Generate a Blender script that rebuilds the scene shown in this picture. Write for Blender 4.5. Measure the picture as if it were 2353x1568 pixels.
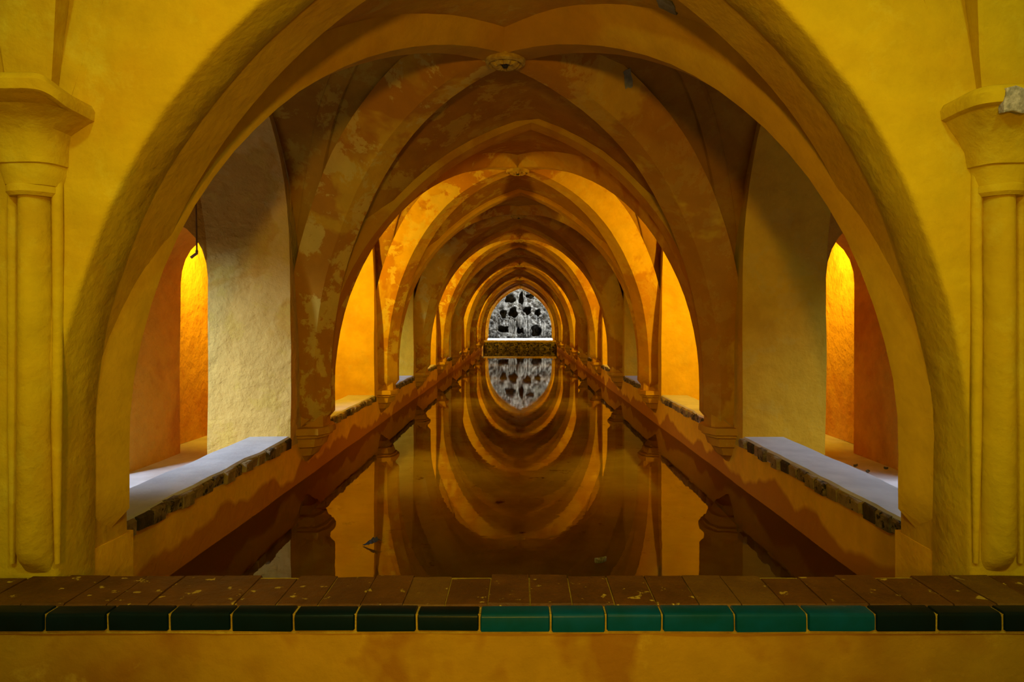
import bpy, bmesh, math, random
from mathutils import Vector, noise

random.seed(7)
S = bpy.context.scene
for o in list(bpy.data.objects):
    bpy.data.objects.remove(o)
COL = S.collection

# ---------------------------------------------------------------- measures
# hall coordinates: X across (pool half width = 1), D along the hall, Z height
# above the lens;  metres: x = W*X, y = U*D, z = W*Z + CZ  (water level z = 0)
W, U, CZ = 1.6, 2.51, 1.1776
XC = 0.018                                  # the camera stands a little right of the axis


def P(X, D, Z):
    return Vector((W * X, U * D, W * Z + CZ))


D0, PER, NB = 0.96, 1.10, 10


def pier(k):
    return D0 + PER * k


def mid(k):                                 # bay k = 1..10
    return D0 + PER * (k - 0.5)


# ---------------------------------------------------------------- camera
cam = bpy.data.cameras.new('camera')
cam.sensor_width = 36.0
cam.lens = 24.0
cam.shift_x = (1176.5 - 1196.5) / 2353
cam.shift_y = -(784 - 741) / 2353
cam.clip_start = 0.02
cam_o = bpy.data.objects.new('camera', cam)
COL.objects.link(cam_o)
cam_o.location = (W * XC, 0, CZ)
cam_o.rotation_euler = (math.radians(90), 0, 0)
S.camera = cam_o

# ---------------------------------------------------------------- sky, lights, exposure
S.view_settings.view_transform = 'Standard'
S.view_settings.look = 'None'
S.view_settings.gamma = 1
S.view_settings.use_curve_mapping = False
S.view_settings.exposure = 0.0
S.cycles.use_denoising = True
S.cycles.max_bounces = 10
S.cycles.diffuse_bounces = 6
S.cycles.caustics_reflective = False
S.cycles.caustics_refractive = False

world = bpy.data.worlds.new('sky')
S.world = world
world.use_nodes = True
wn = world.node_tree.nodes['Background']
wn.inputs[0].default_value = (0.62, 0.78, 1.0, 1)
wn.inputs[1].default_value = 0.16

DAY = (0.60, 0.74, 1.0)
LAMP = (1.0, 0.66, 0.035)
ROOM = (0.80, 1.0, 0.32)


def area(name, loc, target, sx, sy, power, col):
    l = bpy.data.lights.new(name, 'AREA')
    l.shape = 'RECTANGLE'
    l.size, l.size_y = sx, sy
    l.energy = power
    l.color = col
    o = bpy.data.objects.new(name, l)
    COL.objects.link(o)
    o.location = loc
    o.rotation_euler = (Vector(target) - Vector(loc)).to_track_quat('-Z', 'Y').to_euler()
    return o


def point(name, loc, power, col, r):
    l = bpy.data.lights.new(name, 'POINT')
    l.energy = power
    l.color = col
    l.shadow_soft_size = r
    o = bpy.data.objects.new(name, l)
    COL.objects.link(o)
    o.location = loc
    return o


# two lamps high in the entrance room, left and right behind the viewer
for sgn in (-1, 1):
    point('entrance_lamp', P(sgn * 0.55, -0.15, 1.08), 54, ROOM, 0.08)
# warmer spot lower down, added to brighten the hall more than the front wall
sp = bpy.data.lights.new('hall_fill_spot', 'SPOT')
sp.energy, sp.color, sp.shadow_soft_size = 250, (1.0, 0.55, 0.03), 0.12
sp.spot_size, sp.spot_blend = math.radians(58), 0.75
sp_o = bpy.data.objects.new('hall_fill_spot', sp)
COL.objects.link(sp_o)
sp_o.location = P(0, -0.6, 0.2)
sp_o.rotation_euler = (P(0, 2, 0.05) - P(0, -0.6, 0.2)).to_track_quat('-Z', 'Y').to_euler()
# yellow floodlights in every second bay of the side passages, behind the piers
for k in (2, 4, 6, 8, 10):
    for sgn in (-1, 1):
        area('passage_lamp', P(sgn * 1.52, pier(k - 1) + 0.235, 0.46), P(sgn * 1.47, pier(k - 1) + 1.2, 0.40), 0.14, 0.14, 60, LAMP)
# daylight in the passage windows of the other bays
for k in (1, 3, 5, 7, 9):
    for sgn in (-1, 1):
        if sgn < 0:
            pw, loc = {1: 250, 3: 150}.get(k, 30), P(-2.65, mid(k) - 0.50, 0.80)
        else:
            pw, loc = {1: 95, 3: 50}.get(k, 25), P(2.5, mid(k) + 0.06, 0.90)
        area('window_daylight', loc, P(sgn * 1.42, mid(k) + 0.30, -0.05 if sgn < 0 else -0.4), 0.7, 0.7, pw, DAY)
# daylight falling into the open court at the far end
area('court_daylight', P(0.9, 12.55, 2.1), P(0, 13.8, -0.2), 1.6, 1.0, 560, (0.86, 0.93, 1.0))

# ---------------------------------------------------------------- materials


def nodes_of(name):
    m = bpy.data.materials.new(name)
    m.use_nodes = True
    nt = m.node_tree
    return m, nt, nt.nodes['Principled BSDF']


def mixc(nt, fac, a, b, blend='MIX'):
    n = nt.nodes.new('ShaderNodeMix')
    n.data_type = 'RGBA'
    n.blend_type = blend
    for idx, v in ((0, fac), (6, a), (7, b)):
        if isinstance(v, (int, float)):
            n.inputs[idx].default_value = v
        elif isinstance(v, tuple):
            n.inputs[idx].default_value = (v[0], v[1], v[2], 1)
        else:
            nt.links.new(v, n.inputs[idx])
    return n.outputs[2]


def math_n(nt, op, a, b=0.0, clamp=False):
    n = nt.nodes.new('ShaderNodeMath')
    n.operation = op
    n.use_clamp = clamp
    for i, v in enumerate((a, b)):
        if isinstance(v, (int, float)):
            n.inputs[i].default_value = v
        else:
            nt.links.new(v, n.inputs[i])
    return n.outputs[0]


def position(nt, scale=(1, 1, 1), offset=(0, 0, 0)):
    g = nt.nodes.new('ShaderNodeNewGeometry')
    mp = nt.nodes.new('ShaderNodeMapping')
    mp.inputs['Scale'].default_value = scale
    mp.inputs['Location'].default_value = offset
    nt.links.new(g.outputs['Position'], mp.inputs['Vector'])
    return mp.outputs['Vector']


def noise_n(nt, vec, scale, detail=4, rough=0.55, dist=0.0):
    n = nt.nodes.new('ShaderNodeTexNoise')
    n.inputs['Scale'].default_value = scale
    n.inputs['Detail'].default_value = detail
    n.inputs['Roughness'].default_value = rough
    n.inputs['Distortion'].default_value = dist
    nt.links.new(vec, n.inputs['Vector'])
    return n.outputs[0]


def ramp(nt, val, lo, hi):
    n = nt.nodes.new('ShaderNodeMapRange')
    n.clamp = True
    n.inputs['From Min'].default_value = lo
    n.inputs['From Max'].default_value = hi
    nt.links.new(val, n.inputs['Value'])
    return n.outputs[0]


def bump(nt, bsdf, h, strength, dist):
    n = nt.nodes.new('ShaderNodeBump')
    n.inputs['Strength'].default_value = strength
    n.inputs['Distance'].default_value = dist
    nt.links.new(h, n.inputs['Height'])
    nt.links.new(n.outputs[0], bsdf.inputs['Normal'])


def plaster(name, base, deep, pale, peel=(0.62, 0.66), peel_amt=0.0, deep_amt=0.5, deep_r=(0.5, 0.62), wet=False,
            off=(0, 0, 0), bmp=0.25, side=False, scuff=(0.70, 0.76, 0.45)):
    m, nt, b = nodes_of(name)
    v = position(nt, offset=off)
    n1 = noise_n(nt, v, 1.1, 5, 0.6, 0.3)
    c = mixc(nt, math_n(nt, 'MULTIPLY', ramp(nt, n1, *deep_r), deep_amt), base, deep)
    n2 = noise_n(nt, v, 4.2, 10, 0.7, 0.25)
    if peel_amt:
        pf = math_n(nt, 'MULTIPLY', ramp(nt, n2, *peel), peel_amt)
        if side:
            sp = nt.nodes.new('ShaderNodeSeparateXYZ')
            nt.links.new(position(nt), sp.inputs[0])
            pf = math_n(nt, 'MULTIPLY', pf, math_n(nt, 'SUBTRACT', 1.0, math_n(nt, 'MULTIPLY', ramp(nt, sp.outputs[0], -0.3, 0.8), 0.8)))
        c = mixc(nt, pf, c, pale)
    n3 = noise_n(nt, v, 9.0, 6, 0.6)
    c = mixc(nt, 0.35, c, mixc(nt, ramp(nt, n3, 0.3, 0.7), (0.72, 0.72, 0.72), (1.2, 1.2, 1.2)), 'MULTIPLY')
    # small dark scuffs
    n5 = noise_n(nt, v, 4.5, 3, 0.5, 0.2)
    c = mixc(nt, math_n(nt, 'MULTIPLY', ramp(nt, n5, scuff[0], scuff[1]), scuff[2]), c, deep)
    if wet:
        sep = nt.nodes.new('ShaderNodeSeparateXYZ')
        g = nt.nodes.new('ShaderNodeNewGeometry')
        nt.links.new(g.outputs['Position'], sep.inputs[0])
        nw = noise_n(nt, position(nt, (1, 1, 0.15)), 1.7, 3, 0.5)
        hh = math_n(nt, 'SUBTRACT', sep.outputs[2], math_n(nt, 'MULTIPLY', math_n(nt, 'SUBTRACT', nw, 0.5), 0.5))
        c = mixc(nt, math_n(nt, 'SUBTRACT', 1.0, ramp(nt, hh, 0.10, 0.13)), c, (0.50, 0.20, 0.010))
    nt.links.new(c, b.inputs['Base Color'])
    b.inputs['Roughness'].default_value = 0.9
    b.inputs['Specular IOR Level'].default_value = 0.2
    n4 = noise_n(nt, v, 38, 5, 0.6)
    n6 = noise_n(nt, v, 5, 3, 0.5)
    n7 = noise_n(nt, v, 14, 4, 0.55)
    bump(nt, b, math_n(nt, 'ADD', math_n(nt, 'ADD', math_n(nt, 'MULTIPLY', n4, 0.25), n6), math_n(nt, 'MULTIPLY', n7, 0.5)), min(1.0, bmp * 1.5), 0.025 if bmp < 0.5 else 0.035)
    return m


OCHRE = (0.60, 0.35, 0.016)
DEEP = (0.45, 0.19, 0.007)
PALE = (0.62, 0.43, 0.065)
M = {}
M['front'] = plaster('ochre_plaster_entrance', scuff=(0.66, 0.74, 0.4), base=(0.64, 0.45, 0.014), deep=(0.59, 0.34, 0.009), pale=(0.72, 0.60, 0.07), peel=(0.54, 0.74), peel_amt=0.7,
                     deep_amt=0.8, deep_r=(0.44, 0.62), bmp=0.35)
M['pier'] = plaster('ochre_plaster_pier', (0.68, 0.41, 0.022), DEEP, PALE, (0.54, 0.60), 0.3, 0.3, (0.50, 0.62), wet=False, off=(3, 0, 1), bmp=0.4)
M['pier_stained'] = plaster('stained_pale_plaster_pier', (0.64, 0.42, 0.105), (0.54, 0.30, 0.04), PALE, (0.54, 0.60), 0.4, 0.75, (0.52, 0.55), off=(3, 0, 1), bmp=0.6)
M['wall'] = plaster('ochre_plaster_pool_wall', (0.84, 0.47, 0.016), (0.62, 0.28, 0.010), PALE, (0.60, 0.66), 0.2, 0.35, wet=True)
M['rib'] = plaster('peeling_ochre_plaster', OCHRE, DEEP, PALE, (0.51, 0.55), 1.0, 0.9, (0.46, 0.5), off=(0, 2.3, 0), side=True)
M['web'] = plaster('shaded_ochre_plaster_vault', (0.44, 0.235, 0.012), (0.32, 0.13, 0.005), (0.50, 0.33, 0.03), (0.53, 0.57), 0.8, 0.7, (0.42, 0.5), off=(5, 1, 0), side=True)  # ochre darkened so the colour carries the shade of the vault cells
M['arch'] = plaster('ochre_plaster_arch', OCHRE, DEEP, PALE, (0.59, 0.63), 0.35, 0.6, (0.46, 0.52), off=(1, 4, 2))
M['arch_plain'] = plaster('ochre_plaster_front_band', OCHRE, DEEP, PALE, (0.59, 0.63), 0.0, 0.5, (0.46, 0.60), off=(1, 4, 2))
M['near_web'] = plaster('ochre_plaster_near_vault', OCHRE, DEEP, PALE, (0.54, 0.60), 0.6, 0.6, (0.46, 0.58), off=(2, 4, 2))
M['passage'] = plaster('orange_plaster_passage', (0.62, 0.32, 0.03), (0.46, 0.16, 0.012), PALE, (0.6, 0.66), 0.3, 0.7, bmp=0.6)
M['parapet'] = plaster('ochre_plaster_parapet', (0.40, 0.225, 0.012), (0.26, 0.10, 0.006), PALE, (0.60, 0.68), 0.4, 0.8, (0.48, 0.62), scuff=(0.57, 0.66, 0.75))


def simple(name, col, var, scale=8, rough=0.7, spec=0.4, bmp=0.3, var2=None, thr=(0.6, 0.64)):
    m, nt, b = nodes_of(name)
    v = position(nt)
    n1 = noise_n(nt, v, scale, 6, 0.6, 0.2)
    c = mixc(nt, ramp(nt, n1, 0.38, 0.62), col, var)
    if var2:
        c = mixc(nt, ramp(nt, noise_n(nt, position(nt, (1, 1, 1), (4, 4, 4)), scale * 2.3, 5, 0.6), *thr), c, var2)
    nt.links.new(c, b.inputs['Base Color'])
    b.inputs['Roughness'].default_value = rough
    b.inputs['Specular IOR Level'].default_value = spec
    bump(nt, b, noise_n(nt, v, scale * 5, 5, 0.6), bmp, 0.01)
    return m


M['brick_top'] = simple('worn_terracotta', (0.12, 0.043, 0.006), (0.075, 0.026, 0.004), 9, 0.55, 0.4, 0.5, (0.44, 0.31, 0.06), (0.63, 0.66))
M['brick_top_pale'] = simple('worn_terracotta_pale', (0.15, 0.072, 0.012), (0.11, 0.048, 0.010), 9, 0.55, 0.4, 0.5, (0.42, 0.29, 0.10), (0.68, 0.72))
M['mortar'] = simple('lime_mortar', (0.46, 0.33, 0.05), (0.32, 0.20, 0.025), 14, 0.95, 0.1, 0.6)
M['tile_teal'] = simple('teal_glazed_tile', (0.001, 0.066, 0.23), (0.001, 0.050, 0.11), 6, 0.3, 0.1, 0.06, (0.10, 0.07, 0.02), (0.74, 0.80))
M['tile_dark'] = simple('dark_green_glazed_tile', (0.002, 0.011, 0.027), (0.002, 0.008, 0.014), 6, 0.3, 0.1, 0.06, (0.05, 0.03, 0.012), (0.76, 0.82))
M['sill'] = simple('grey_lime_sill', (0.60, 0.60, 0.58), (0.50, 0.50, 0.49), 5, 0.75, 0.3, 0.25, (0.22, 0.22, 0.21), (0.74, 0.78))
M['brick_edge'] = simple('mossy_old_brick', (0.30, 0.22, 0.11), (0.10, 0.065, 0.03), 16, 0.9, 0.2, 1.0, (0.03, 0.025, 0.015), (0.56, 0.60))
M['brick_tan'] = simple('tan_old_brick', (0.36, 0.26, 0.12), (0.22, 0.15, 0.06), 12, 0.9, 0.2, 0.8, (0.05, 0.035, 0.02), (0.62, 0.68))
M['brick_dark'] = simple('dark_mossy_brick', (0.09, 0.06, 0.025), (0.045, 0.032, 0.014), 12, 0.9, 0.2, 0.8, (0.20, 0.16, 0.06), (0.66, 0.70))
M['passage_floor'] = simple('pale_lime_floor', (0.60, 0.58, 0.54), (0.48, 0.45, 0.40), 4, 0.8, 0.3, 0.2)
M['boss'] = simple('carved_stone', (0.60, 0.44, 0.08), (0.40, 0.24, 0.03), 20, 0.85, 0.2, 0.4)
M['patch'] = simple('grey_gypsum', (0.34, 0.35, 0.24), (0.24, 0.24, 0.16), 30, 0.9, 0.2, 0.5)
M['patch_white'] = simple('white_gypsum', (0.66, 0.60, 0.95), (0.30, 0.28, 0.42), 40, 0.9, 0.2, 0.5)
M['leaf'] = simple('wet_dark_leaf', (0.010, 0.007, 0.004), (0.020, 0.012, 0.006), 20, 0.6, 0.4, 0.4)
M['dry_leaf'] = simple('dry_leaf', (0.28, 0.22, 0.12), (0.12, 0.09, 0.05), 30, 0.8, 0.2, 0.4)
M['cable'] = simple('painted_cable', (0.26, 0.13, 0.03), (0.18, 0.08, 0.02), 10, 0.6, 0.3, 0.1)
M['mud'] = simple('silt', (0.64, 0.60, 0.26), (0.48, 0.44, 0.18), 2.2, 0.95, 0.1, 0.5, (0.12, 0.06, 0.015), (0.64, 0.72))
M['moss'] = simple('mossy_rubble', (0.20, 0.15, 0.03), (0.04, 0.028, 0.01), 6, 0.95, 0.1, 1.0, (0.015, 0.012, 0.008), (0.52, 0.58))
M['court'] = simple('court_paving', (0.72, 0.72, 0.70), (0.58, 0.58, 0.55), 4, 0.8, 0.2, 0.2)


def rock_material():
    m, nt, b = nodes_of('grotto_tufa')
    v = position(nt)
    n1 = noise_n(nt, v, 2.1, 9, 0.72, 0.8)
    c = mixc(nt, ramp(nt, n1, 0.38, 0.62), (0.025, 0.020, 0.013), (0.46, 0.42, 0.35))
    n2 = noise_n(nt, position(nt, (3.0, 1, 0.45)), 4.0, 6, 0.6, 0.4)
    c = mixc(nt, math_n(nt, 'MULTIPLY', ramp(nt, n2, 0.55, 0.68), 0.75), c, (0.74, 0.71, 0.64))
    n3 = noise_n(nt, position(nt, offset=(8, 3, 1)), 1.2, 5, 0.6)
    c = mixc(nt, math_n(nt, 'MULTIPLY', ramp(nt, n3, 0.55, 0.66), 0.5), c, (0.10, 0.085, 0.03))
    nt.links.new(c, b.inputs['Base Color'])
    b.inputs['Roughness'].default_value = 0.9
    bump(nt, b, noise_n(nt, v, 9, 8, 0.7), 1.0, 0.16)
    return m


M['rock'] = rock_material()


def water_material():
    m = bpy.data.materials.new('still_water')
    m.use_nodes = True
    nt = m.node_tree
    nt.nodes.clear()
    out = nt.nodes.new('ShaderNodeOutputMaterial')
    tr = nt.nodes.new('ShaderNodeBsdfTransparent')
    tr.inputs[0].default_value = (0.86, 0.80, 0.58, 1)
    gl = nt.nodes.new('ShaderNodeBsdfGlossy')
    gl.inputs['Roughness'].default_value = 0.012
    gl.inputs[0].default_value = (0.9, 0.84, 0.72, 1)
    fr = nt.nodes.new('ShaderNodeFresnel')
    fr.inputs[0].default_value = 1.34
    mx = nt.nodes.new('ShaderNodeMixShader')
    n = noise_n(nt, position(nt, (1, 1.6, 1)), 7, 3, 0.5)
    bp = nt.nodes.new('ShaderNodeBump')
    bp.inputs['Strength'].default_value = 0.02
    bp.inputs['Distance'].default_value = 0.01
    nt.links.new(n, bp.inputs['Height'])
    nt.links.new(bp.outputs[0], gl.inputs['Normal'])
    nt.links.new(fr.outputs[0], mx.inputs[0])
    nt.links.new(tr.outputs[0], mx.inputs[1])
    nt.links.new(gl.outputs[0], mx.inputs[2])
    nt.links.new(mx.outputs[0], out.inputs[0])
    return m


M['water'] = water_material()

# ---------------------------------------------------------------- mesh helpers


class MB:
    """collects world-space faces; build() links them as one mesh object"""

    def __init__(self):
        self.v, self.f = [], []

    def face(self, pts):
        i = len(self.v)
        self.v += [Vector(p) for p in pts]
        self.f.append(tuple(range(i, i + len(pts))))

    def grid(self, rows, close=False):
        i = len(self.v)
        n = len(rows[0])
        for r in rows:
            self.v += [Vector(p) for p in r]
        for a in range(len(rows) - 1):
            for b in range(n if close else n - 1):
                b2 = (b + 1) % n
                self.f.append((i + a * n + b, i + a * n + b2, i + (a + 1) * n + b2, i + (a + 1) * n + b))

    def cap(self, pts):
        self.face(pts)

    def box(self, a, b, step=None):
        """axis aligned box between world corners a and b, subdivided about every step metres"""
        lo = [min(a[i], b[i]) for i in range(3)]
        hi = [max(a[i], b[i]) for i in range(3)]
        n = [max(1, int(round((hi[i] - lo[i]) / step))) if step else 1 for i in range(3)]
        for ax in range(3):
            u, w = (ax + 1) % 3, (ax + 2) % 3
            for side in (lo[ax], hi[ax]):
                rows = []
                for i in range(n[u] + 1):
                    row = []
                    for j in range(n[w] + 1):
                        p = [0, 0, 0]
                        p[ax] = side
                        p[u] = lo[u] + (hi[u] - lo[u]) * i / n[u]
                        p[w] = lo[w] + (hi[w] - lo[w]) * j / n[w]
                        row.append(p)
                    rows.append(row)
                self.grid(rows)

    def tube(self, pts, r, seg=8):
        rows = []
        for i, p in enumerate(pts):
            p = Vector(p)
            t = (Vector(pts[min(i + 1, len(pts) - 1)]) - Vector(pts[max(i - 1, 0)])).normalized()
            a = t.orthogonal().normalized() if i == 0 else (a - t * a.dot(t)).normalized()
            b = t.cross(a)
            rr = r[i] if isinstance(r, (list, tuple)) else r
            rows.append([p + (a * math.cos(2 * math.pi * k / seg) + b * math.sin(2 * math.pi * k / seg)) * rr for k in range(seg)])
        self.grid(rows, True)
        self.cap(rows[0])
        self.cap(rows[-1])

    def lathe(self, c, prof, seg=24, a0=0.0, a1=2 * math.pi):
        rows = []
        full = abs(a1 - a0 - 2 * math.pi) < 1e-6
        n = seg if full else seg + 1
        for r, z in prof:
            rows.append([(c[0] + r * math.cos(a0 + (a1 - a0) * k / seg), c[1] + r * math.sin(a0 + (a1 - a0) * k / seg), z) for k in range(n)])
        self.grid(rows, full)

    def build(self, name, mat, parent=None, amp=0.0, freq=1.3, angle=35, bevel=0.0):
        org = parent.matrix_world_loc if hasattr(parent, 'matrix_world_loc') else Vector(parent['_org']) if parent and '_org' in parent else Vector()
        bm = bmesh.new()
        vs = []
        for p in self.v:
            q = Vector(p)
            if amp:
                q = q + noise.noise_vector(q * freq) * amp + noise.noise_vector(q * freq * 4.1) * amp * 0.25
            vs.append(bm.verts.new(q - org))
        for f in self.f:
            try:
                bm.faces.new([vs[i] for i in f])
            except ValueError:
                pass
        bmesh.ops.remove_doubles(bm, verts=bm.verts, dist=0.0004)
        bmesh.ops.recalc_face_normals(bm, faces=bm.faces)
        if bevel:
            bmesh.ops.bevel(bm, geom=[e for e in bm.edges], offset=bevel, segments=2, affect='EDGES', profile=0.6)
        me = bpy.data.meshes.new(name)
        bm.to_mesh(me)
        bm.free()
        for p in me.polygons:
            p.use_smooth = True
        me.set_sharp_from_angle(angle=math.radians(angle))
        me.materials.append(M[mat] if isinstance(mat, str) else mat)
        o = bpy.data.objects.new(name, me)
        COL.objects.link(o)
        if parent:
            o.parent = parent
            o['_org'] = tuple(org)
        return o


def empty(name, loc=(0, 0, 0)):
    o = bpy.data.objects.new(name, None)
    COL.objects.link(o)
    o.location = loc
    o['_org'] = tuple(loc)
    return o


def thing(o, label, cat, group=None):
    o['label'] = label
    o['category'] = cat
    if group:
        o['group'] = group
    return o


def structure(o, label=None):
    o['kind'] = 'structure'
    if label:
        o['label'] = label
    return o


AMP = 0.011                                   # hand-plaster unevenness, the same field everywhere
ORD = ['first', 'second', 'third', 'fourth', 'fifth', 'sixth', 'seventh', 'eighth', 'ninth', 'tenth']

# ---------------------------------------------------------------- pointed arch profile
AR, AC, AZ = 1.29, 0.39, -0.30                # radius, centre offset, springing height
FM = math.acos(AC / AR)


def arch_pts(n, zlow, r=0.0, dx=0.0):
    """(X, Z, outward X, outward Z) from the left foot over the apex to the right foot"""
    half = []
    nv = 4
    for i in range(nv):
        z = zlow + (AZ - zlow) * i / nv
        half.append((0.9 + r, z, 1.0, 0.0))
    for i in range(n + 1):
        a = FM * i / n
        ca, sa = math.cos(a), math.sin(a)
        x = max(0.0, -AC + (AR + r) * ca)
        ox, oz = ca, sa
        z = AZ + (AR + r) * sa
        if i == n:
            x, ox, oz = 0.0, 0.0, 1.0
            z = AZ + math.sqrt((AR + r) ** 2 - AC ** 2)
        half.append((x, z, ox, oz))

    def sh(x, z):
        t = max(0.0, (z - AZ) / 1.23)
        return x + dx * t * t
    left = [(sh(-x, z), z, -ox, oz) for x, z, ox, oz in half]
    right = [(sh(x, z), z, ox, oz) for x, z, ox, oz in half[-2::-1]]
    return left + right


def arch_ring(mb, section, n=26, zlow=-0.5, dx=0.0):
    """section: list of (D, r) swept along the arch"""
    rows = []
    base = arch_pts(n, zlow, 0.0, dx)
    for x, z, ox, oz in base:
        rows.append([P(x + ox * r, d, z + oz * r) for d, r in section])
    mb.grid(rows, True)
    mb.cap(rows[0])
    mb.cap(rows[-1])


# ---------------------------------------------------------------- the vault
def gfun(t):
    return -0.25 + 1.22 * math.sqrt(max(0.0, 1 - t * t))


def web_z(X, D, dc):
    a, b = abs(X) / 1.0, abs(D - dc) / 0.55
    if a <= b:
        return gfun(min(1, b and a))
    return gfun(b) + 0.08 * (a - b)


ARCHDX = {0: 0.03, 1: 0.07, 2: 0.02}


def cell_z(X, b, ka):
    """cells towards the transverse arches run flush into their pointed outline"""
    z0 = AZ + math.sqrt(max(0.0, AR * AR - (min(abs(X), 0.9) + AC) ** 2))
    X0 = X
    X = X - ARCHDX.get(ka, 0.0) * max(0.0, (z0 - AZ) / 1.23) ** 2
    x = abs(X0)
    w = max(0.0, min(1.0, 3.0 * (b - x))) * b ** 1.5
    pt = AZ + math.sqrt(max(0.0, AR * AR - (min(abs(X), 0.9) + AC) ** 2)) + 0.024
    return gfun(x) * (1 - w) + pt * w


ceiling = structure(empty('ceiling'))
BOSSDX = [-0.036, 0.0, 0.0] + [0.0] * 7
for k in range(1, NB + 1):
    dc = mid(k)
    mb = MB()
    nr, nv = 22, 28
    for quad in range(4):
        rows = []
        for i in range(nr + 1):
            b = math.sin(math.pi / 2 * i / nr)
            row = []
            for j in range(nv + 1):
                v = -1 + 2 * j / nv
                v = math.sin(v * math.pi / 2)
                if quad == 0:
                    X, D = b * v, dc + 0.55 * b
                elif quad == 1:
                    X, D = b * v, dc - 0.55 * b
                elif quad == 2:
                    X, D = b, dc + 0.55 * b * v
                else:
                    X, D = -b, dc + 0.55 * b * v
                Z = cell_z(X, b, k - quad) if quad < 2 else gfun(abs(D - dc) / 0.55) + 0.08 * (b - abs(D - dc) / 0.55)
                row.append(P(X, D, Z))
            rows.append(row)
        if k == 1 and quad == 1:
            m1 = MB()
            m1.grid(rows)
            m1.build('vault_web', 'near_web', ceiling, AMP, angle=50)
            continue
        mb.grid(rows)
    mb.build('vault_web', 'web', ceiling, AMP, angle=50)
    # diagonal ribs
    bx = BOSSDX[k - 1]
    PROF = [(-0.240, 0.20), (-0.200, 0.142), (-0.158, 0.100), (-0.148, 0.082), (-0.088, 0.014), (-0.074, 0.0),
            (0.074, 0.0), (0.088, 0.014), (0.148, 0.082), (0.158, 0.100), (0.200, 0.142), (0.240, 0.20)]
    for sx in (-1, 1):
        for sd in (-1, 1):
            dk = dc + sd * 0.505
            path = [P(sx * 0.9, dk, -0.5), P(sx * 0.9, dk, -0.42), P(sx * 0.9, dk, -0.36)]
            nS = 22
            for i in range(nS + 1):
                a = math.pi / 2 * i / nS
                s = math.cos(a)
                path.append(P(sx * 0.9 * s + bx * (1 - s), dc + sd * 0.505 * s, AZ + 1.21 * math.sin(a)))
            e = Vector((sx * 0.9 * W, sd * 0.505 * U, 0)).normalized()      # outward in plan
            nrm = Vector((-e.y, e.x, 0))
            rows = []
            for i, p in enumerate(path):
                fl = 0.58 + 0.42 * min(1.0, max(0.0, (i - 3) / 12))
                t = (path[min(i + 1, len(path) - 1)] - path[max(i - 1, 0)]).normalized()
                if i == len(path) - 1:
                    t = -e
                up = nrm.cross(t)
                if up.dot(e) + up.z < 0:
                    up = -up
                rows.append([p + nrm * (w if abs(w) < 0.08 else math.copysign(0.074 + (abs(w) - 0.074) * fl, w)) * (0.35 if i == 0 else 1) + up * (h + (0.10 if i == 0 else 0)) for w, h in PROF])
            mb = MB()
            mb.grid(rows)
            mb.build('diagonal_rib', 'arch_plain' if k == 1 and sd < 0 else 'rib', ceiling, AMP * 0.9, angle=44)
            # shallow side rib on the wall cell
            rows = []
            for i in range(15):
                t = i / 14
                X = sx * (0.97 + (0.52 - 0.97) * t)
                D = dc + sd * (0.46 * (1 - t) ** 1.1 + 0.02)
                z = web_z(X, D, dc)
                q = P(X, D, z)
                dirn = Vector((-sx * 0.45 * W, -sd * 0.46 * U, 0)).normalized()
                nn = Vector((-dirn.y, dirn.x, 0))
                row = []
                for w, h in ((-0.055, 0.05), (-0.055, -0.012), (-0.04, -0.028), (0.04, -0.028), (0.055, -0.012), (0.055, 0.05)):
                    p2 = q + nn * w
                    zz = web_z(p2.x / W, p2.y / U, dc) if abs(p2.x / W) >= abs(p2.y / U - dc) / 0.55 else z
                    row.append((p2.x, p2.y, W * zz + CZ + h))
                rows.append(row)
            mb = MB()
            mb.grid(rows)
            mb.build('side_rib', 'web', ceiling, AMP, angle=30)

# carved bosses where the ribs meet
for k in range(1, NB + 1):
    c = P(BOSSDX[k - 1], mid(k), 0.905)
    nm = empty('ceiling_boss', c)
    thing(nm, ('carved stone rosette boss with petals at the crown of the nearest vault' if k == 1 else
               'carved rosette boss at the crown of the %s vault along the pool' % ORD[k - 1]), 'boss', 'rosette bosses of the vaults')
    R = 0.112
    mb = MB()
    mb.lathe(c, [(0.0, c.z + 0.03), (R * 0.9, c.z + 0.03), (R, c.z + 0.012), (R * 0.98, c.z - 0.012), (R * 0.84, c.z - 0.020),
                 (R * 0.78, c.z - 0.010), (R * 0.3, c.z - 0.006), (0, c.z - 0.006)], 28)
    mb.build('disc', 'boss', nm, 0.003, 8)
    if k <= 4:
        for q in range(8):
            a = 2 * math.pi * q / 8 + 0.2
            d = Vector((math.cos(a), math.sin(a), 0))
            s = Vector((-d.y, d.x, 0))
            mb = MB()
            rows = []
            for i in range(7):
                t = i / 6
                wd = R * 0.26 * math.sin(math.pi * (0.12 + 0.80 * t)) ** 0.8
                rows.append([c + d * R * (0.16 + 0.60 * t) + s * wd * u_ + Vector((0, 0, -0.006 - (0.042 * math.sin(math.pi * t * 0.9 + 0.2)) * (1 - abs(u_)) ** 0.6 * (0.55 if abs(u_) < 0.1 else 1)))
                             for u_ in (-1, -0.5, 0, 0.5, 1)])
            mb.grid(rows)
            mb.build('petal', 'boss', nm)
        mb = MB()
        mb.lathe(c, [(0.001, c.z - 0.036), (0.012, c.z - 0.034), (0.02, c.z - 0.022), (0.022, c.z - 0.004)], 12)
        mb.build('centre_knob', 'leaf', nm)

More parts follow.
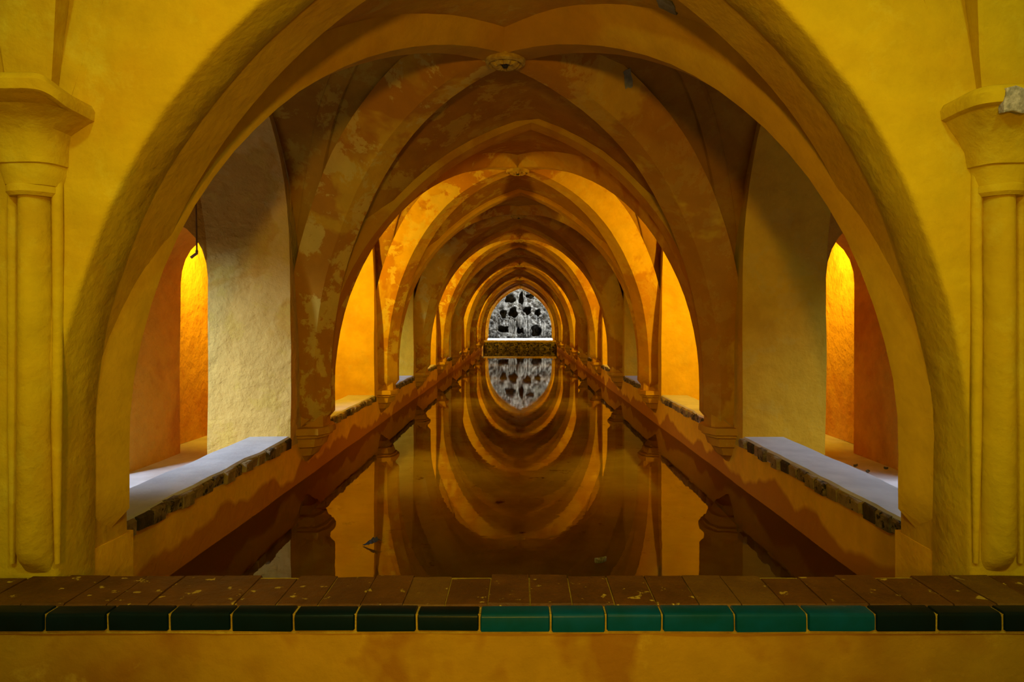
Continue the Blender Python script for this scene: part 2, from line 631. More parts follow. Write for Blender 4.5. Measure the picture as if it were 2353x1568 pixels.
# ---------------------------------------------------------------- transverse arches (one thing each)
for k in range(1, NB + 1):
    d = pier(k)
    last = k == NB
    h = 0.045
    nm = empty('pointed_arch', P(0, d, -0.5))
    lab = {1: 'pointed plaster arch just behind the nearest ribbed vault, with peeling paint',
           NB: 'last pointed arch at the far end, framing the grey grotto'}.get(
        k, '%s pointed plaster arch over the pool, counted from the first one behind the nearest vault' % ORD[k - 1])
    thing(nm, lab, 'arch', 'pointed arches spanning the pool')
    mb = MB()
    sec = [(d - h, 0.16), (d - h, 0.016), (d - h + 0.006, 0.0), (d + h - 0.006, 0.0), (d + h, 0.016), (d + h, 0.16)]
    arch_ring(mb, sec, 26, -0.5, ARCHDX.get(k, 0.0))
    mb.build('arch_band', 'arch', nm, AMP * 0.8, angle=30)
    for sgn in (-1, 1) if not last else ():
        # moulded corbel under the rib bundle
        mb = MB()
        rows = []
        for z, ext, half in ((-0.485, 0.125, 0.078), (-0.50, 0.128, 0.080), (-0.515, 0.128, 0.080), (-0.520, 0.114, 0.072), (-0.530, 0.114, 0.072), (-0.536, 0.100, 0.066),
                             (-0.575, 0.088, 0.058), (-0.582, 0.074, 0.050), (-0.620, 0.052, 0.036), (-0.626, 0.040, 0.028), (-0.655, 0.012, 0.008)):
            rows.append([P(sgn * x, d + y, z) for x, y in ((1.03, -half * 1.2), (1.0, -half * 1.1), (1 - ext * 0.75, -half), (1 - ext, -half * 0.45), (1 - ext, half * 0.45),
                                                           (1 - ext * 0.75, half), (1.0, half * 1.1), (1.03, half * 1.2))])
        mb.grid(rows, True)
        mb.cap(rows[0])
        mb.cap(rows[-1])
        mb.build('corbel', 'arch', nm, AMP * 0.5, angle=30)

# ---------------------------------------------------------------- front wall with the big arch
wall_front = structure(empty('wall_front'))
mb = MB()
sec_face = 0.853
st = arch_pts(30, -1.25, 0.0, 0.03)
rows = []
for x, z, ox, oz in st:
    row = []
    # far boundary of the face
    if z <= AZ or abs(oz) < 1e-6:
        bx_, bz_ = (1.8 if x > 0 else -1.8), z
    else:
        tx = (1.8 - abs(x)) / abs(ox) if abs(ox) > 1e-6 else 9e9
        tz = (1.75 - z) / oz
        t = min(tx, tz)
        bx_, bz_ = x + ox * t, z + oz * t
    for q in (1.0, 0.75, 0.5, 0.3, 0.17, 0.09):
        row.append(P(x + (bx_ - x) * q, sec_face, z + (bz_ - z) * q))
    for r, dd in ((0.012, 0.0), (0.006, 0.001), (0.002, 0.0035), (0.0, 0.008), (0.0, 0.045), (0.0, 0.078), (0.006, 0.084)):
        row.append(P(x + ox * r, sec_face + dd, z + oz * r))
    rows.append(row)
mb.grid(rows)
mb.build('arch_wall', 'front', wall_front, AMP * 1.4, angle=60)
mb = MB()
d = 0.98
arch_ring(mb, [(0.928, 0.2), (0.928, 0.012), (0.934, 0.004), (1.016, 0.004), (1.024, 0.016), (1.024, 0.2)], 30, -0.5, 0.03)
mb.build('inner_arch_band', 'arch_plain', wall_front, AMP * 0.8, angle=30)
for sgn in (-1, 1):                        # plain plinths below the bands
    mb = MB()
    mb.box(P(sgn * 0.902, 0.925, -1.2), P(sgn * 1.3, 1.03, -0.49), 0.06)
    mb.build('plinth', 'wall', wall_front, AMP)

# ---------------------------------------------------------------- side walls of the pool hall
SILL = -0.507
HO = 0.415                                    # half length of a window opening


def open_top(D, dc):
    return 0.2 + 0.79 * math.sqrt(max(0.0, 1 - ((D - dc) / HO) ** 2))


for sgn, side in ((-1, 'left'), (1, 'right')):
    wall = structure(empty('wall_' + side))
    mb = MB()
    mb.box(P(sgn * 1.0, 0.93, -1.06), P(sgn * 1.19, 11.92, SILL - 0.045), 0.14)
    mb.build('base_wall', 'wall', wall, AMP)
    for k in range(0, NB + 1):
        a, b = pier(k) - 0.135, pier(k) + 0.135
        if k == 0:
            a = 0.93
        if k == NB:
            b = 11.99
        mb = MB()
        mb.box(P(sgn * 1.0, a, -0.56), P(sgn * 1.368, b, 0.2), 0.09)
        mb.box(P(sgn * 1.0, a, 0.2), P(sgn * 1.368, b, 1.35), 0.15)
        mb.box(P(sgn * 1.185, a, -0.75), P(sgn * 1.368, b, -0.56), 0.09)
        mb.build('pier', 'pier_stained' if k == 1 and sgn < 0 else 'pier', wall, AMP)
    for k in range(1, NB + 1):
        dc = mid(k)
        mb = MB()
        rows = []
        n = 24
        for i in range(n + 1):
            D = dc - HO * math.cos(math.pi * i / n)
            z = open_top(D, dc)
            rows.append([P(sgn * 1.368, D, 1.35), P(sgn * 1.368, D, z + (1.35 - z) * .5), P(sgn * 1.368, D, z), P(sgn * 1.27, D, z), P(sgn * 1.13, D, z), P(sgn * 1.0, D, z),
                         P(sgn * 1.0, D, z + (1.35 - z) * .5), P(sgn * 1.0, D, 1.35)])
        mb.grid(rows, True)
        mb.build('opening_arch', 'pier_stained' if k == 1 and sgn < 0 else 'pier', wall, AMP)

# ---------------------------------------------------------------- sills
for sgn, side in ((-1, 'left'), (1, 'right')):
    for k in range(1, NB + 1):
        dc = mid(k)
        nm = empty('window_sill', P(sgn * 1.0, dc, SILL - 0.05))
        lit = 'in cold daylight' if k % 2 else 'in yellow lamplight'
        thing(nm, '%s sill with rough brick edge along the %s pool wall, %s window opening from the front' %
              ('grey' if k % 2 else 'yellow-lit', side, ORD[k - 1]), 'sill', 'window sills along the pool')
        mb = MB()
        rows = []
        n = 22
        for i in range(n + 1):
            D = dc - HO + 2 * HO * i / n
            e0 = 0.998 + 0.012 * noise.noise(Vector((D * 9, sgn * 3, 0)))
            e1 = 1.19 + 0.010 * noise.noise(Vector((D * 7, sgn * 5, 2)))
            rows.append([P(sgn * e0, D, SILL - 0.045), P(sgn * e0, D, SILL - 0.006), P(sgn * (e0 + 0.008), D, SILL), P(sgn * 1.06, D, SILL), P(sgn * 1.12, D, SILL), P(sgn * (e1 - 0.01), D, SILL),
                         P(sgn * e1, D, SILL - 0.008), P(sgn * e1, D, SILL - 0.06)])
        mb.grid(rows)
        mb.cap(rows[0])
        mb.cap(rows[-1])
        mb.build('slab', 'sill', nm, 0.006, 3)
        nb = 17
        rnd = random.Random(k * 10 + sgn)
        one = MB()
        for i in range(nb):
            a = dc - HO + 2 * HO * i / nb
            b = dc - HO + 2 * HO * (i + 1) / nb - 0.005
            pr = 0.986 + rnd.uniform(-0.008, 0.008)
            zt = SILL - 0.005 + rnd.uniform(-0.004, 0.002)
            zb = SILL - 0.045 + rnd.uniform(-0.006, 0.005)
            t = MB() if k <= 2 else one
            rows = [[P(sgn * 1.03, a, zb), P(sgn * pr, a, zb + 0.003), P(sgn * (pr - 0.002), a, zt - 0.005), P(sgn * (pr + 0.006), a, zt), P(sgn * 1.03, a, zt)],
                    [P(sgn * 1.03, b, zb), P(sgn * (pr + 0.002), b, zb), P(sgn * pr, b, zt - 0.007), P(sgn * (pr + 0.007), b, zt), P(sgn * 1.03, b, zt)]]
            t.grid(rows, True)
            t.cap(rows[0])
            t.cap(rows[1])
            if k <= 2:
                t.build('brick', rnd.choice(('brick_tan', 'brick_tan', 'brick_dark', 'brick_edge')), nm, 0.004, 11, angle=25)
        if k > 2:
            one.build('brick_edge', 'brick_edge', nm, 0.008, 9)['kind'] = 'stuff'

# ---------------------------------------------------------------- side passages behind the openings
PF = -0.68
for sgn, side in ((-1, 'left'), (1, 'right')):
    fl = MB()
    fl.box(P(sgn * 1.17, 0.93, PF - 0.12), P(sgn * 2.05, 12.0, PF), 0.25)
    structure(fl.build('floor_passage_' + side, 'passage_floor', None, 0.006))
    pw = structure(empty('wall_passage_' + side))
    for k in range(1, NB + 1):
        a, b = pier(k - 1) + 0.135, pier(k) - 0.135
        x0, x1 = sgn * 1.87, sgn * 2.05
        mb = MB()
        if k % 2 == 0:
            mb.box(P(x0, a - .02, PF), P(x1, b + .02, 1.1), 0.12)
        else:                                  # a window lets daylight in
            wa, wb, z0, z1 = mid(k) - 0.34, mid(k) + 0.30, -0.66, 0.48
            mb.box(P(x0, a - .02, PF), P(x1, wa, 1.1), 0.15)
            mb.box(P(x0, wb, PF), P(x1, b + .02, 1.1), 0.15)
            mb.box(P(x0, wa, PF), P(x1, wb, z0), 0.15)
            mb.box(P(x0, wa, z1), P(x1, wb, 1.1), 0.15)
        mb.build('outer_wall', 'passage', pw, AMP * 0.9)
        mb = MB()
        mb.box(P(sgn * 1.345, a - 0.3, 1.05), P(sgn * 2.05, b + 0.3, 1.2), 0.3)
        mb.build('passage_ceiling', 'passage', pw, AMP)
    for k in range(0, NB + 1):
        a, b = pier(k) - 0.132, pier(k) + 0.20
        if k == 0:
            a, b = 0.93, pier(0) + 0.15
        if k == NB:
            b = 11.99
        mb = MB()
        rows = []
        n = 12
        prof = [(1.75, PF - 0.02)] + [(1.75, PF + (0.2 - PF) * i / 6) for i in range(1, 6)]
        prof += [(1.56 + 0.19 * math.cos(math.pi * i / n), 0.2 + 0.25 * math.sin(math.pi * i / n)) for i in range(n + 1)]
        outer = []
        for x, z in prof:
            if z <= 0.2 and x > 1.5:
                outer.append((1.9, z))
            else:
                ang = math.atan2(z - 0.2, x - 1.56)
                outer.append((1.9, z + .9 * max(0, math.sin(ang))) if x > 1.64 else (x, 1.12))
        nD = 6
        front = [[P(sgn * (x + (ox - x) * q), a, z + (oz - z) * q) for q in (0, .3, .65, 1)] for (x, z), (ox, oz) in zip(prof, outer)]
        back = [[P(sgn * (x + (ox - x) * q), b, z + (oz - z) * q) for q in (0, .3, .65, 1)] for (x, z), (ox, oz) in zip(prof, outer)]
        mb.grid(front)
        mb.grid(back)
        mb.grid([[P(sgn * x, a + (b - a) * i / nD, z) for i in range(nD + 1)] for x, z in prof])
        mb.build('passage_arch', 'passage', pw, AMP * 0.9, angle=40)

# ---------------------------------------------------------------- pool bottom and water
mb = MB()
mb.box(P(-1.02, 0.86, -1.06), P(1.02, 11.95, -0.92), 0.4)
structure(mb.build('floor_pool', 'mud', None, 0.03, 0.9))
mb = MB()
mb.grid([[P(-1.005 + 2.01 * i / 4, 0.88 + (11.83 - 0.88) * j / 20, -0.736) for i in range(5)] for j in range(21)])
w = mb.build('pool_water', 'water')
structure(w, 'still brown water of the long pool')

# ---------------------------------------------------------------- parapet in front of the pool
TZ = -0.4956
par = empty('pool_parapet', P(0, 0.8, -1.2))
thing(par, 'low plaster parapet across the front of the pool, topped with bricks and green glazed tiles', 'parapet')
mb = MB()
mb.box(P(-1.75, 0.746, -1.2), P(1.75, 0.850, -0.529), 0.10)
mb.build('plaster_body', 'parapet', par, 0.008, 4)
mb = MB()
mb.box(P(-1.75, 0.7435, -0.532), P(1.75, 0.849, TZ - 0.0034), 0.05)
mb.build('mortar_bed', 'mortar', par, 0.001, 9)
rnd = random.Random(5)
pit = 0.0745
x = -1.72
i = 0
off = (866 - 1196.5) / 1000 * 0.853 + XC
x = off - pit * 19
while x < 1.70:
    e = lambda s: rnd.uniform(-s, s)
    zt = TZ + e(0.0010)
    bd = 0.8505 + rnd.choice((-0.006, 0.0, 0.003, 0.0045)) + e(0.002)
    a, b = x + 0.0012 + e(0.001), x + pit - 0.0012 + e(0.001)
    fd = 0.7625 + e(0.0006)
    mb = MB()
    mb.grid([[P(xx, dd, zz) for dd, zz in ((bd, TZ - 0.03), (bd, zt - 0.006), (bd - 0.004, zt + 0.0005), ((bd + fd) / 2, zt + e(0.0015)), (fd + 0.003, zt), (fd, zt - 0.004), (fd, TZ - 0.03))]
             for xx in (a, (a * .7 + b * .3), (a * .3 + b * .7), b)])
    r0 = len(mb.v) // 4
    mb.cap(mb.v[0:r0])
    mb.cap(mb.v[3 * r0:4 * r0])
    mb.build('brick', 'brick_top_pale' if i in (20, 27, 28, 34) else 'brick_top', par, 0.0018, 14)
    x += pit
    i += 1
edges = [-460, -320, -180, -40, 102, 245, 387, 530, 673, 816, 957, 1102, 1265, 1392, 1522, 1688, 1855, 2012, 2155, 2307, 2450, 2600, 2750]
for j in range(len(edges) - 1):
    a = (edges[j] - 1196.5) / 1000 * 0.741 + XC + 0.0016
    b = (edges[j + 1] - 1196.5) / 1000 * 0.741 + XC - 0.0016
    teal = 1102 <= edges[j] < 2012
    zt, zb = TZ - 0.0005 + rnd.uniform(-0.001, 0.001), -0.526 + rnd.uniform(-0.001, 0.001)
    fd = 0.741 + rnd.uniform(-0.0008, 0.0008) - (0.0015 if teal else 0)
    prof = [(0.7615, zb), (fd, zb), (fd - 0.0003, zt - 0.006), (fd + 0.0008, zt - 0.0022), (fd + 0.0035, zt), (0.7615, zt)]
    ex = [a, a + 0.002, b - 0.002, b]
    if edges[j] == 1855:
        ex = [a, a + 0.002, b - 0.010, b]
    rows = []
    for q, xx in enumerate(ex):
        ins = 0.0016 if q in (0, 3) else 0
        rows.append([P(xx, dd + (ins if dd < 0.76 else 0), zz - (ins * 1.2 if zz > zb + .003 else -ins)) for dd, zz in prof])
    mb = MB()
    mb.grid(rows, True)
    mb.cap(rows[0])
    mb.cap(rows[-1])
    o = mb.build('tile', 'tile_teal' if teal else 'tile_dark', par, 0.0015, 12, angle=40)
    if teal:
        o['label'] = 'brighter teal glazed tile'

# ---------------------------------------------------------------- engaged columns on the front wall
def column(sgn, cx, label):
    base = P(cx, 0.842, -0.5)
    nm = empty('engaged_column', base)
    thing(nm, label, 'column', 'engaged columns beside the front arch')
    wall_y = U * 0.856

    def half(profile, seg=20):
        mb = MB()
        rows = []
        for hx, hd, z in profile:             # half widths in hall units across / metres out of the wall
            rows.append([(W * cx + W * hx * math.sin(math.pi * (i / seg - .5)), wall_y - hd * math.cos(math.pi * (i / seg - .5)), W * z + CZ) for i in range(seg + 1)])
        mb.grid(rows)
        mb.cap(rows[0])
        mb.cap(rows[-1])
        return mb
    half([(0.024, 0.004, -0.492), (0.031, 0.05, -0.465), (0.031, 0.075, -0.44), (0.030, 0.072, 0.05), (0.029, 0.070, 0.245)]).build('shaft', 'front', nm, 0.004, 4)
    for q in (-1, 1):
        mb = MB()
        bx_ = cx + q * 0.043
        mb.tube([(W * bx_, wall_y - 0.018, W * z + CZ) for z in (-0.47, -0.2, 0.0, 0.15, 0.285)], [0.008, 0.016, 0.016, 0.016, 0.016], 12)
        mb.build('side_bead', 'front', nm, 0.004, 4)
    cap_prof = ((0.262, 0.050, 0.085, 2.2), (0.285, 0.056, 0.092, 2.4), (0.30, 0.056, 0.096, 2.8), (0.302, 0.060, 0.102, 3.0), (0.345, 0.062, 0.115, 3.4), (0.365, 0.066, 0.130, 4), (0.380, 0.088, 0.165, 5),
                (0.392, 0.108, 0.198, 6)) if sgn < 0 else (
                (0.262, 0.050, 0.085, 2.2), (0.285, 0.054, 0.092, 2.4), (0.297, 0.056, 0.096, 2.8), (0.299, 0.061, 0.104, 3.0), (0.33, 0.066, 0.118, 3.4), (0.355, 0.080, 0.145, 4), (0.375, 0.096, 0.175, 5),
                (0.395, 0.108, 0.198, 6))
    half([(0.044, 0.082, 0.243), (0.050, 0.09, 0.250), (0.050, 0.09, 0.262), (0.045, 0.083, 0.268)]).build('neck_ring', 'front', nm, 0.002, 6)
    # flaring squarish capital
    mb = MB()
    rows = []
    for z, hx, hd, sq in cap_prof:
        row = []
        for i in range(25):
            a = math.pi * (i / 24 - .5)
            sx_, cx_ = math.sin(a), math.cos(a)
            e_ = 2 / sq
            row.append((W * cx + W * hx * math.copysign(abs(sx_) ** e_, sx_), wall_y - hd * abs(cx_) ** e_, W * z + CZ))
        rows.append(row)
    mb.grid(rows)
    mb.cap(rows[0])
    mb.cap(rows[-1])
    mb.build('capital', 'front', nm, 0.006, 5, angle=40)
    mb = MB()
    rows = []
    for z, hx, hd in ((0.390, 0.106, 0.195), (0.394, 0.113, 0.205), (0.412, 0.115, 0.21), (0.424, 0.108, 0.20), (0.432, 0.09, 0.17)):
        row = []
        for i in range(25):
            a = math.pi * (i / 24 - .5)
            sx_, cx_ = math.sin(a), math.cos(a)
            row.append((W * cx + W * hx * math.copysign(abs(sx_) ** .3, sx_), wall_y - hd * abs(cx_) ** .3, W * (z + (0.022 * (1 - abs(sx_) ** 3) if sgn < 0 else 0.0)) + CZ))
        rows.append(row)
    mb.grid(rows)
    mb.cap(rows[0])
    mb.cap(rows[-1])
    mb.build('abacus', 'front', nm, 0.006, 5, angle=40)
    # rib bundle springing from the capital into the entrance room's vault
    def sweep(name, pts, wd, dp):
        mb = MB()
        rows = []
        for X, D, Z, f in pts:
            p = P(X, D, Z)
            rows.append([p + Vector((W * wd * f * a_, dp * b_, 0)) for a_, b_ in ((-1, 1.2), (-1, 0.15), (-.8, -.25), (-.45, -.35), (-.3, -1), (.3, -1), (.45, -.35), (.8, -.25), (1, .15), (1, 1.2))])
        mb.grid(rows)
        mb.build(name, 'front', nm, 0.005, 4, angle=30)
    N = 10
    # broad central springer growing out of the wall as it rises
    mb = MB()
    rows = []
    for t in range(N + 1):
        q = t / N
        z = 0.422 + 0.9 * q
        fd = 0.836 - 0.20 * q ** 1.3
        ci = abs(cx)
        wi, wo = ci - 0.040 - 0.13 * q ** 1.3, ci + 0.045 + 0.10 * q
        fi, fo = ci - 0.040 - 0.24 * q ** 1.2, ci + 0.04 + 0.03 * q
        rows.append([P(sgn * wo, 0.862, z), P(sgn * fo, fd + 0.003, z), P(sgn * (fo - 0.006), fd, z), P(sgn * (fi + 0.03), fd, z), P(sgn * (fi + 0.006), fd, z), P(sgn * fi, fd + 0.003, z),
                     P(sgn * (fi * .6 + wi * .4), fd * .6 + .853 * .4 + 0.004, z), P(sgn * wi, 0.862, z)])
    mb.grid(rows)
    mb.build('springer', 'front', nm, 0.005, 4, angle=30)
    # wall rib leaning over the front arch
    sweep('wall_rib', [(cx - sgn * (0.070 + 0.16 * (t / N) + 0.12 * (t / N) ** 2), 0.853, 0.422 + 0.62 * t / N, 1) for t in range(N + 1)], 0.020, 0.012 if sgn > 0 else 0.005)
    return nm


colL = column(-1, (62 - 1196.5) / 1000 * 0.835 + XC, 'engaged plaster column with a flaring capital on the front wall, left of the big arch')
colR = column(1, (2312 - 1196.5) / 1000 * 0.835 + XC, 'engaged plaster column right of the big arch, its capital bearing a white gypsum patch')

# ---------------------------------------------------------------- the entrance room around the viewer (mostly out of sight)
mb = MB()
mb.box(P(-1.85, -1.0, -1.35), P(1.85, 0.95, -1.2), 0.5)
structure(mb.build('floor', 'mortar', None, 0.004))
for sgn, side in ((-1, 'left'), (1, 'right')):
    mb = MB()
    mb.box(P(sgn * 1.72, -1.0, -1.25), P(sgn * 1.85, 0.95, 1.7), 0.5)
    structure(mb.build('wall_entrance_' + side, 'front', None, AMP))
mb = MB()
mb.box(P(-1.85, -1.06, -1.25), P(1.85, -1.0, 1.7), 0.5)
structure(mb.build('wall_back', 'front', None, AMP))
mb = MB()
mb.box(P(-1.85, -1.06, 1.62), P(1.85, 0.95, 1.72), 0.5)
structure(mb.build('ceiling_entrance', 'front', None, AMP))

# ---------------------------------------------------------------- far end: wall, ledge, court and grotto
wall_far = structure(empty('wall_far'))
mb = MB()
rows = []
for x, z, ox, oz in arch_pts(26, -1.0):
    if z <= AZ or abs(oz) < 1e-6:
        bx_, bz_ = (1.5 if x > 0 else -1.5), z
    else:
        t = min((1.5 - abs(x)) / abs(ox) if abs(ox) > 1e-6 else 9e9, (1.6 - z) / oz)
        bx_, bz_ = x + ox * t, z + oz * t
    rows.append([P(bx_, 12.0, bz_), P(x + ox * .004, 12.0, z + oz * .004), P(x + ox * .004, 12.06, z + oz * .004), P(bx_, 12.06, bz_)])
mb.grid(rows)
mb.build('end_arch_wall', 'arch', wall_far, 0.004)
led = empty('stone_ledge', P(0, 11.9, -1.0))
thing(led, 'mossy rubble ledge closing the far end of the pool below the grotto', 'ledge')
mb = MB()
mb.box(P(-1.0, 11.825, -1.06), P(1.0, 11.905, TZ - 0.03), 0.06)
mb.build('rubble_face', 'moss', led, 0.02, 7)
mb = MB()
mb.box(P(-1.0, 11.815, TZ - 0.05), P(1.0, 11.905, TZ), 0.08)
mb.build('coping', 'mortar', led, 0.012, 6)
mb = MB()
mb.box(P(-1.6, 11.907, TZ - 0.2), P(1.6, 14.4, TZ - 0.004), 0.3)
structure(mb.build('floor_court', 'court', None, 0.004))
for sgn, side in ((-1, 'left'), (1, 'right')):
    mb = MB()
    mb.box(P(sgn * 1.5, 12.0, TZ - 0.2), P(sgn * 1.65, 14.4, 2.2), 0.4)
    structure(mb.build('wall_court_' + side, 'rock', None, 0.03))

GD = 13.85


def gx(px):
    return (px - 1196.5) / 1000 * GD + XC


def gz(py):
    return (741 - py) / 1000 * GD


HOLES = [(1157, 757.5, 11.5, 7, 1), (1196, 759, 7.3, 6.7, 1), (1233, 761, 11, 11.5, 1), (1178.8, 718.8, 8.7, 10.3, 1),
         (1212, 714, 7.3, 8, 1), (1236, 719, 5.5, 7, .8), (1156, 722, 6.5, 9, .6), (1172, 687, 10, 8.5, .7), (1197.5, 687, 4.6, 12, .9), (1218, 681, 8, 5, .5)]
grot = empty('grotto_wall', P(0, GD, TZ))
thing(grot, 'grey rough tufa grotto wall with dark holes beyond the far arch', 'grotto')
mb = MB()
rows = []
NX, NZ = 260, 200
for j in range(NZ + 1):
    Z = TZ - 0.05 + 2.3 * j / NZ
    row = []
    for i in range(NX + 1):
        X = -1.5 + 3.0 * i / NX
        q = Vector((X * 2.2, 0.3, Z * 2.2))
        dis = 0.22 * noise.fractal(q, 0.9, 2.1, 5) + 0.17 * noise.turbulence(q * 3.1, 5, False)
        dis += 0.05 * math.sin(9 * X + 3 * noise.noise(q)) * max(0, min(1, (0.05 - Z) * 4)) * 0.6
        # curving forward at the sides
        y = U * GD - dis - 0.55 * max(0, abs(X) - 0.75) ** 1.5
        for hx, hy, rx, ry, dep in HOLES:
            ex = (X - gx(hx)) / (rx * GD / 1000)
            ez = (Z - gz(hy)) / (ry * GD / 1000)
            ang = math.atan2(ez, ex)
            lob = 1.14 + 0.16 * math.sin(3 * ang + hx) + 0.1 * math.sin(5 * ang + hy)
            dd = math.hypot(ex, ez) / lob
            t = max(0, min(1, (1.12 - dd) / 0.24))
            y += dep * 1.1 * t * t * (3 - 2 * t)
            if 1.1 < dd < 1.7:
                y -= 0.03 * (1.7 - dd) / .6
        row.append((W * X, y, W * Z + CZ))
    rows.append(row)
mb.grid(rows)
mb.build('rock_face', 'rock', grot, angle=60)
# projecting stone mask over the middle hole
mb = MB()
c = P(gx(1196), GD, gz(739))
rows = []
for j in range(17):
    th = math.pi * j / 16
    row = []
    for i in range(20):
        ph = 2 * math.pi * i / 20
        r = 1 + 0.13 * noise.noise(Vector((math.cos(ph) * 2, math.sin(ph) * 2, th * 2)))
        dx_, dy_, dz_ = math.sin(th) * math.cos(ph), math.sin(th) * math.sin(ph), math.cos(th)
        x_, y_, z_ = 0.19 * r * dx_ * (1 - 0.35 * max(0, -dz_)), 0.22 * r * dy_, 0.36 * r * dz_
        if dy_ < 0:
            y_ -= 0.08 * math.exp(-(x_ / .04) ** 2) * math.exp(-((z_ - 0.02) / .10) ** 2)      # nose
            for e_ in (-1, 1):
                y_ += 0.09 * math.exp(-((x_ - e_ * .075) / .035) ** 2 - ((z_ - .10) / .035) ** 2)  # eye sockets
            y_ -= 0.03 * math.exp(-((z_ - .16) / .03) ** 2) * (abs(x_) < .13)                     # brow
        row.append((c.x + x_, c.y - 0.16 + y_, c.z + z_))
    rows.append(row)
mb.grid(rows, True)
mb.build('stone_mask', 'rock', grot, 0.012, 8)
# fallen tree-like stone across the left hole
mb = MB()
pts = [P(gx(1143), GD - 0.13, gz(763)), P(gx(1153), GD - 0.15, gz(767)), P(gx(1165), GD - 0.16, gz(768.5)), P(gx(1176), GD - 0.16, gz(770)), P(gx(1188), GD - 0.15, gz(772))]
mb.tube(pts, [0.05, 0.085, 0.09, 0.085, 0.05], 12)
mb.build('stone_lip', 'rock', grot, 0.03, 5)
rnd = random.Random(3)
for px, y0, y1 in ((1171, 735, 768), (1174, 731, 770), (1178, 734, 772), (1184, 738, 773), (1205, 736, 770), (1210, 733, 774), (1216, 735, 772), (1219, 731, 756), (1246, 735, 771), (1252, 738, 772), (1150, 733, 748), (1241, 733, 750)):
    mb = MB()
    n = 9
    pts = []
    rr = []
    for i in range(n):
        t = i / (n - 1)
        pts.append(P(gx(px + rnd.uniform(-1, 1)), GD - 0.055 - 0.015 * t + rnd.uniform(-.01, .01), gz(y0 + (y1 - y0) * t)))
        rr.append(0.055 * (0.6 + 0.5 * math.sin(math.pi * t)) * rnd.uniform(.8, 1.2))
    mb.tube(pts, rr, 9)
    mb.build('stalactite', 'rock', grot, 0.02, 9)

for px, py, rr_ in ((1262, 768, .10), (1257, 760, .08), (1268, 757, .09), (1252, 770, .07), (1266, 745, .08), (1130, 768, .09), (1137, 772, .07), (1128, 757, .08), (1243, 727, .07), (1250, 722, .08), (1225, 722, .07)):
    mb = MB()
    c = P(gx(px), GD - 0.05, gz(py))
    rows = []
    for j in range(9):
        th = math.pi * j / 8
        rows.append([c + Vector((math.sin(th) * math.cos(a_ * math.pi / 5), math.sin(th) * math.sin(a_ * math.pi / 5), math.cos(th))) * rr_ for a_ in range(10)])
    mb.grid(rows, True)
    mb.build('boulder', 'rock', grot, 0.05, 6)

# ---------------------------------------------------------------- small things
def leaf_mesh(name, mat, c, length, width, ang, curl, parent=None, teeth=5):
    mb = MB()
    n = 12
    d = Vector((math.cos(ang), math.sin(ang), 0))
    s = Vector((-d.y, d.x, 0))
    rows = []
    for i in range(n + 1):
        t = i / n
        w = width * math.sin(math.pi * min(1, t * 0.96 + 0.03)) ** 0.7 * (1 + (0.28 if i % 2 else -0.1) * (t > .1))
        z = curl * (t - 0.4) ** 2
        rows.append([Vector(c) + d * length * (t - .5) + s * w * u_ + Vector((0, 0, z + 0.004 + curl * 0.7 * u_ * u_)) for u_ in (-1, -.5, 0, .5, 1)])
    low = [[p - Vector((0, 0, 0.0015)) for p in r] for r in rows]
    mb.grid(rows)
    mb.grid(low)
    o = mb.build(name, mat, parent)
    return o


c = P((851 - 1196.5) / 1000 * 1.432 + XC, 1.432, -0.736)
lf = empty('floating_leaf', c)
thing(lf, 'dark ragged leaf floating on the water in front of the yellow reflection', 'leaf')
mb = MB()
rows = []
for i in range(17):
    t = i / 16
    w_ = 0.024 * math.sin(math.pi * (0.04 + 0.92 * t)) ** 0.8 * (1.25 if i % 4 == 1 else 0.7 if i % 4 == 3 else 1)
    rows.append([c + Vector((-0.042 + 0.075 * t + 0.012 * abs(u_), w_ * u_ * 0.5, 0.004 + 0.026 * t + 0.55 * w_ * (u_ + 0.75) * (0.3 + t))) for u_ in (-1, -.5, 0, .5, 1)])
mb.grid(rows)
mb.grid([[p + Vector((0, 0.0012, -0.0006)) for p in q] for q in rows])
mb.build('blade', 'leaf', lf)
mb = MB()
mb.tube([c + Vector((0.026, 0.0, 0.028)), c + Vector((0.042, 0.0, 0.034)), c + Vector((0.060, 0.0, 0.030))], 0.0022, 6)
mb.build('stem', 'leaf', lf)
c = P((1380 - 1196.5) / 1000 * 1.325 + XC, 1.325, -0.736)
thing(leaf_mesh('curled_leaf', 'dry_leaf', c, 0.06, 0.016, 0.2, 0.03), 'small pale curled leaf floating near the parapet', 'leaf')
for px, py, lab in ((1966, 1076, 'small dark dry leaf on the bright floor behind the right sill, nearest the orange wall'),
                    (1994, 1090, 'dry leaf in the middle of the bright floor behind the right sill'),
                    (2036, 1082, 'dry leaf at the outer end of the bright floor behind the right sill')):
    D = -PF * 1000 / (py - 741)
    c = P((px - 1196.5) / 1000 * D + XC, D, PF) + Vector((0, 0, 0.006))
    thing(leaf_mesh('dry_leaf', 'dry_leaf', c, 0.035, 0.012, px * .7, 0.02), lab, 'leaf', 'dry leaves on the passage floor')
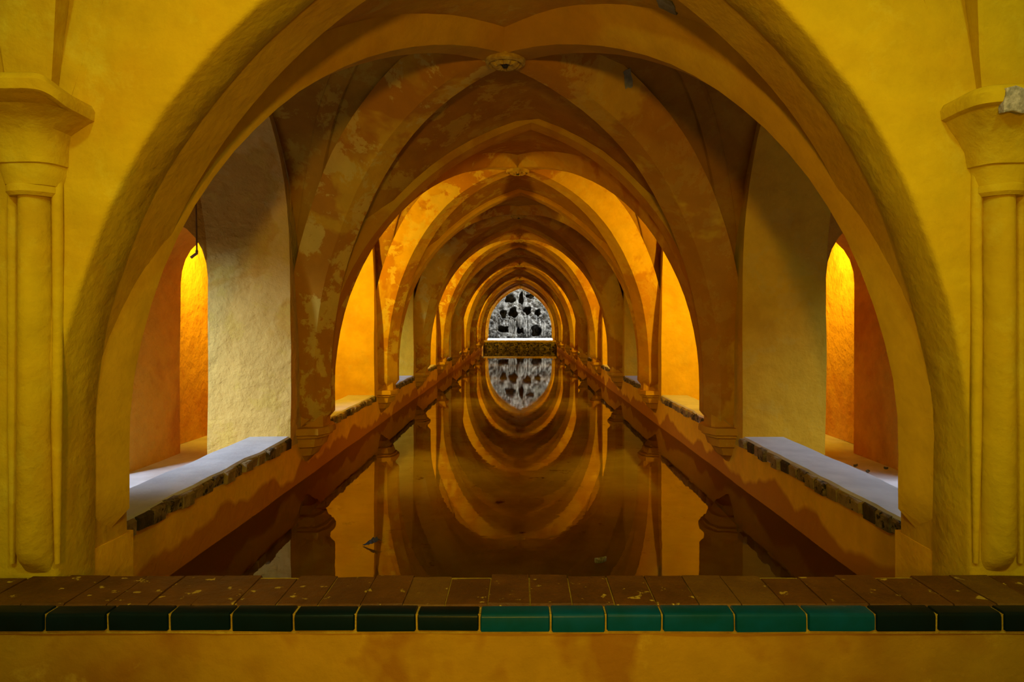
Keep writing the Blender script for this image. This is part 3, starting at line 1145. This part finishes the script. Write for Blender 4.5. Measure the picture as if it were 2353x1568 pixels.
# thin cable on the pier left of the pool
mb = MB()
a = P(-1.412, 1.915, 0.60)
b = P(-1.405, 1.912, 0.315)
mb.tube([a, a.lerp(b, .3), a.lerp(b, .6), a.lerp(b, .85), b], 0.006, 8)
cb = empty('wall_cable', b)
thing(cb, 'thin vertical cable on the left pier edge, ending in a hook above the bright niche', 'cable')
mb.build('cable', 'cable', cb)
mb = MB()
mb.tube([b, b + Vector((0.004, -0.01, -0.02)), b + Vector((-0.015, -0.014, -0.035)), b + Vector((-0.035, -0.012, -0.05))], 0.010, 8)
mb.build('hook', 'cable', cb)


# gypsum crack patches: found on the surface behind a direction, then laid flat on it
bpy.context.view_layer.update()
DG = bpy.context.evaluated_depsgraph_get()


def patch(px, py, w, h, mat, rot, name, label):
    o = Vector(cam_o.location)
    d = Vector(((px - 1196.5) / 1000 * W, U, (741 - py) / 1000 * W)).normalized()
    ok, loc, nrm, idx, ob, mtx = S.ray_cast(DG, o, d)
    if nrm.dot(d) > 0:
        nrm = -nrm
    t = Vector((0, 0, 1)) if abs(nrm.z) < .8 else Vector((0, 1, 0))
    t = (t - nrm * t.dot(nrm)).normalized()
    s = nrm.cross(t)
    ca, sa = math.cos(rot), math.sin(rot)
    t, s = t * ca + s * sa, s * ca - t * sa
    rr = random.Random(int(px))
    mb = MB()
    ring = []
    for u_, v_ in ((-1, -1), (-.4, -1.08), (.3, -.94), (1, -1), (1.06, -.3), (.94, .4), (1, 1), (.3, 1.06), (-.4, .95), (-1, 1), (-.93, .3), (-1.06, -.3)):
        ring.append((u_ * w / 2 * rr.uniform(.93, 1.07), v_ * h / 2 * rr.uniform(.93, 1.07)))
    low = [loc + s * u_ + t * v_ - nrm * 0.02 for u_, v_ in ring]
    mid_ = [loc + s * u_ + t * v_ + nrm * 0.003 for u_, v_ in ring]
    top = [loc + s * u_ * .92 + t * v_ * .92 + nrm * 0.005 for u_, v_ in ring]
    mb.grid([low, mid_, top], True)
    mb.cap(top)
    return thing(mb.build(name, mat), label, 'patch')


patch(1530, 10, 0.085, 0.13, 'patch', 0.3, 'gypsum_patch', 'greenish grey gypsum patch on the arch soffit at the top edge')
patch(1443, 181, 0.05, 0.11, 'patch', 0.5, 'gypsum_patch', 'narrow grey gypsum patch on the vault right of the first boss')
pt = patch(2338, 229, 0.075, 0.068, 'patch_white', 0.0, 'gypsum_patch', 'white gypsum crack patch on the right column capital')

for o in bpy.data.objects:
    if '_org' in o:
        del o['_org']
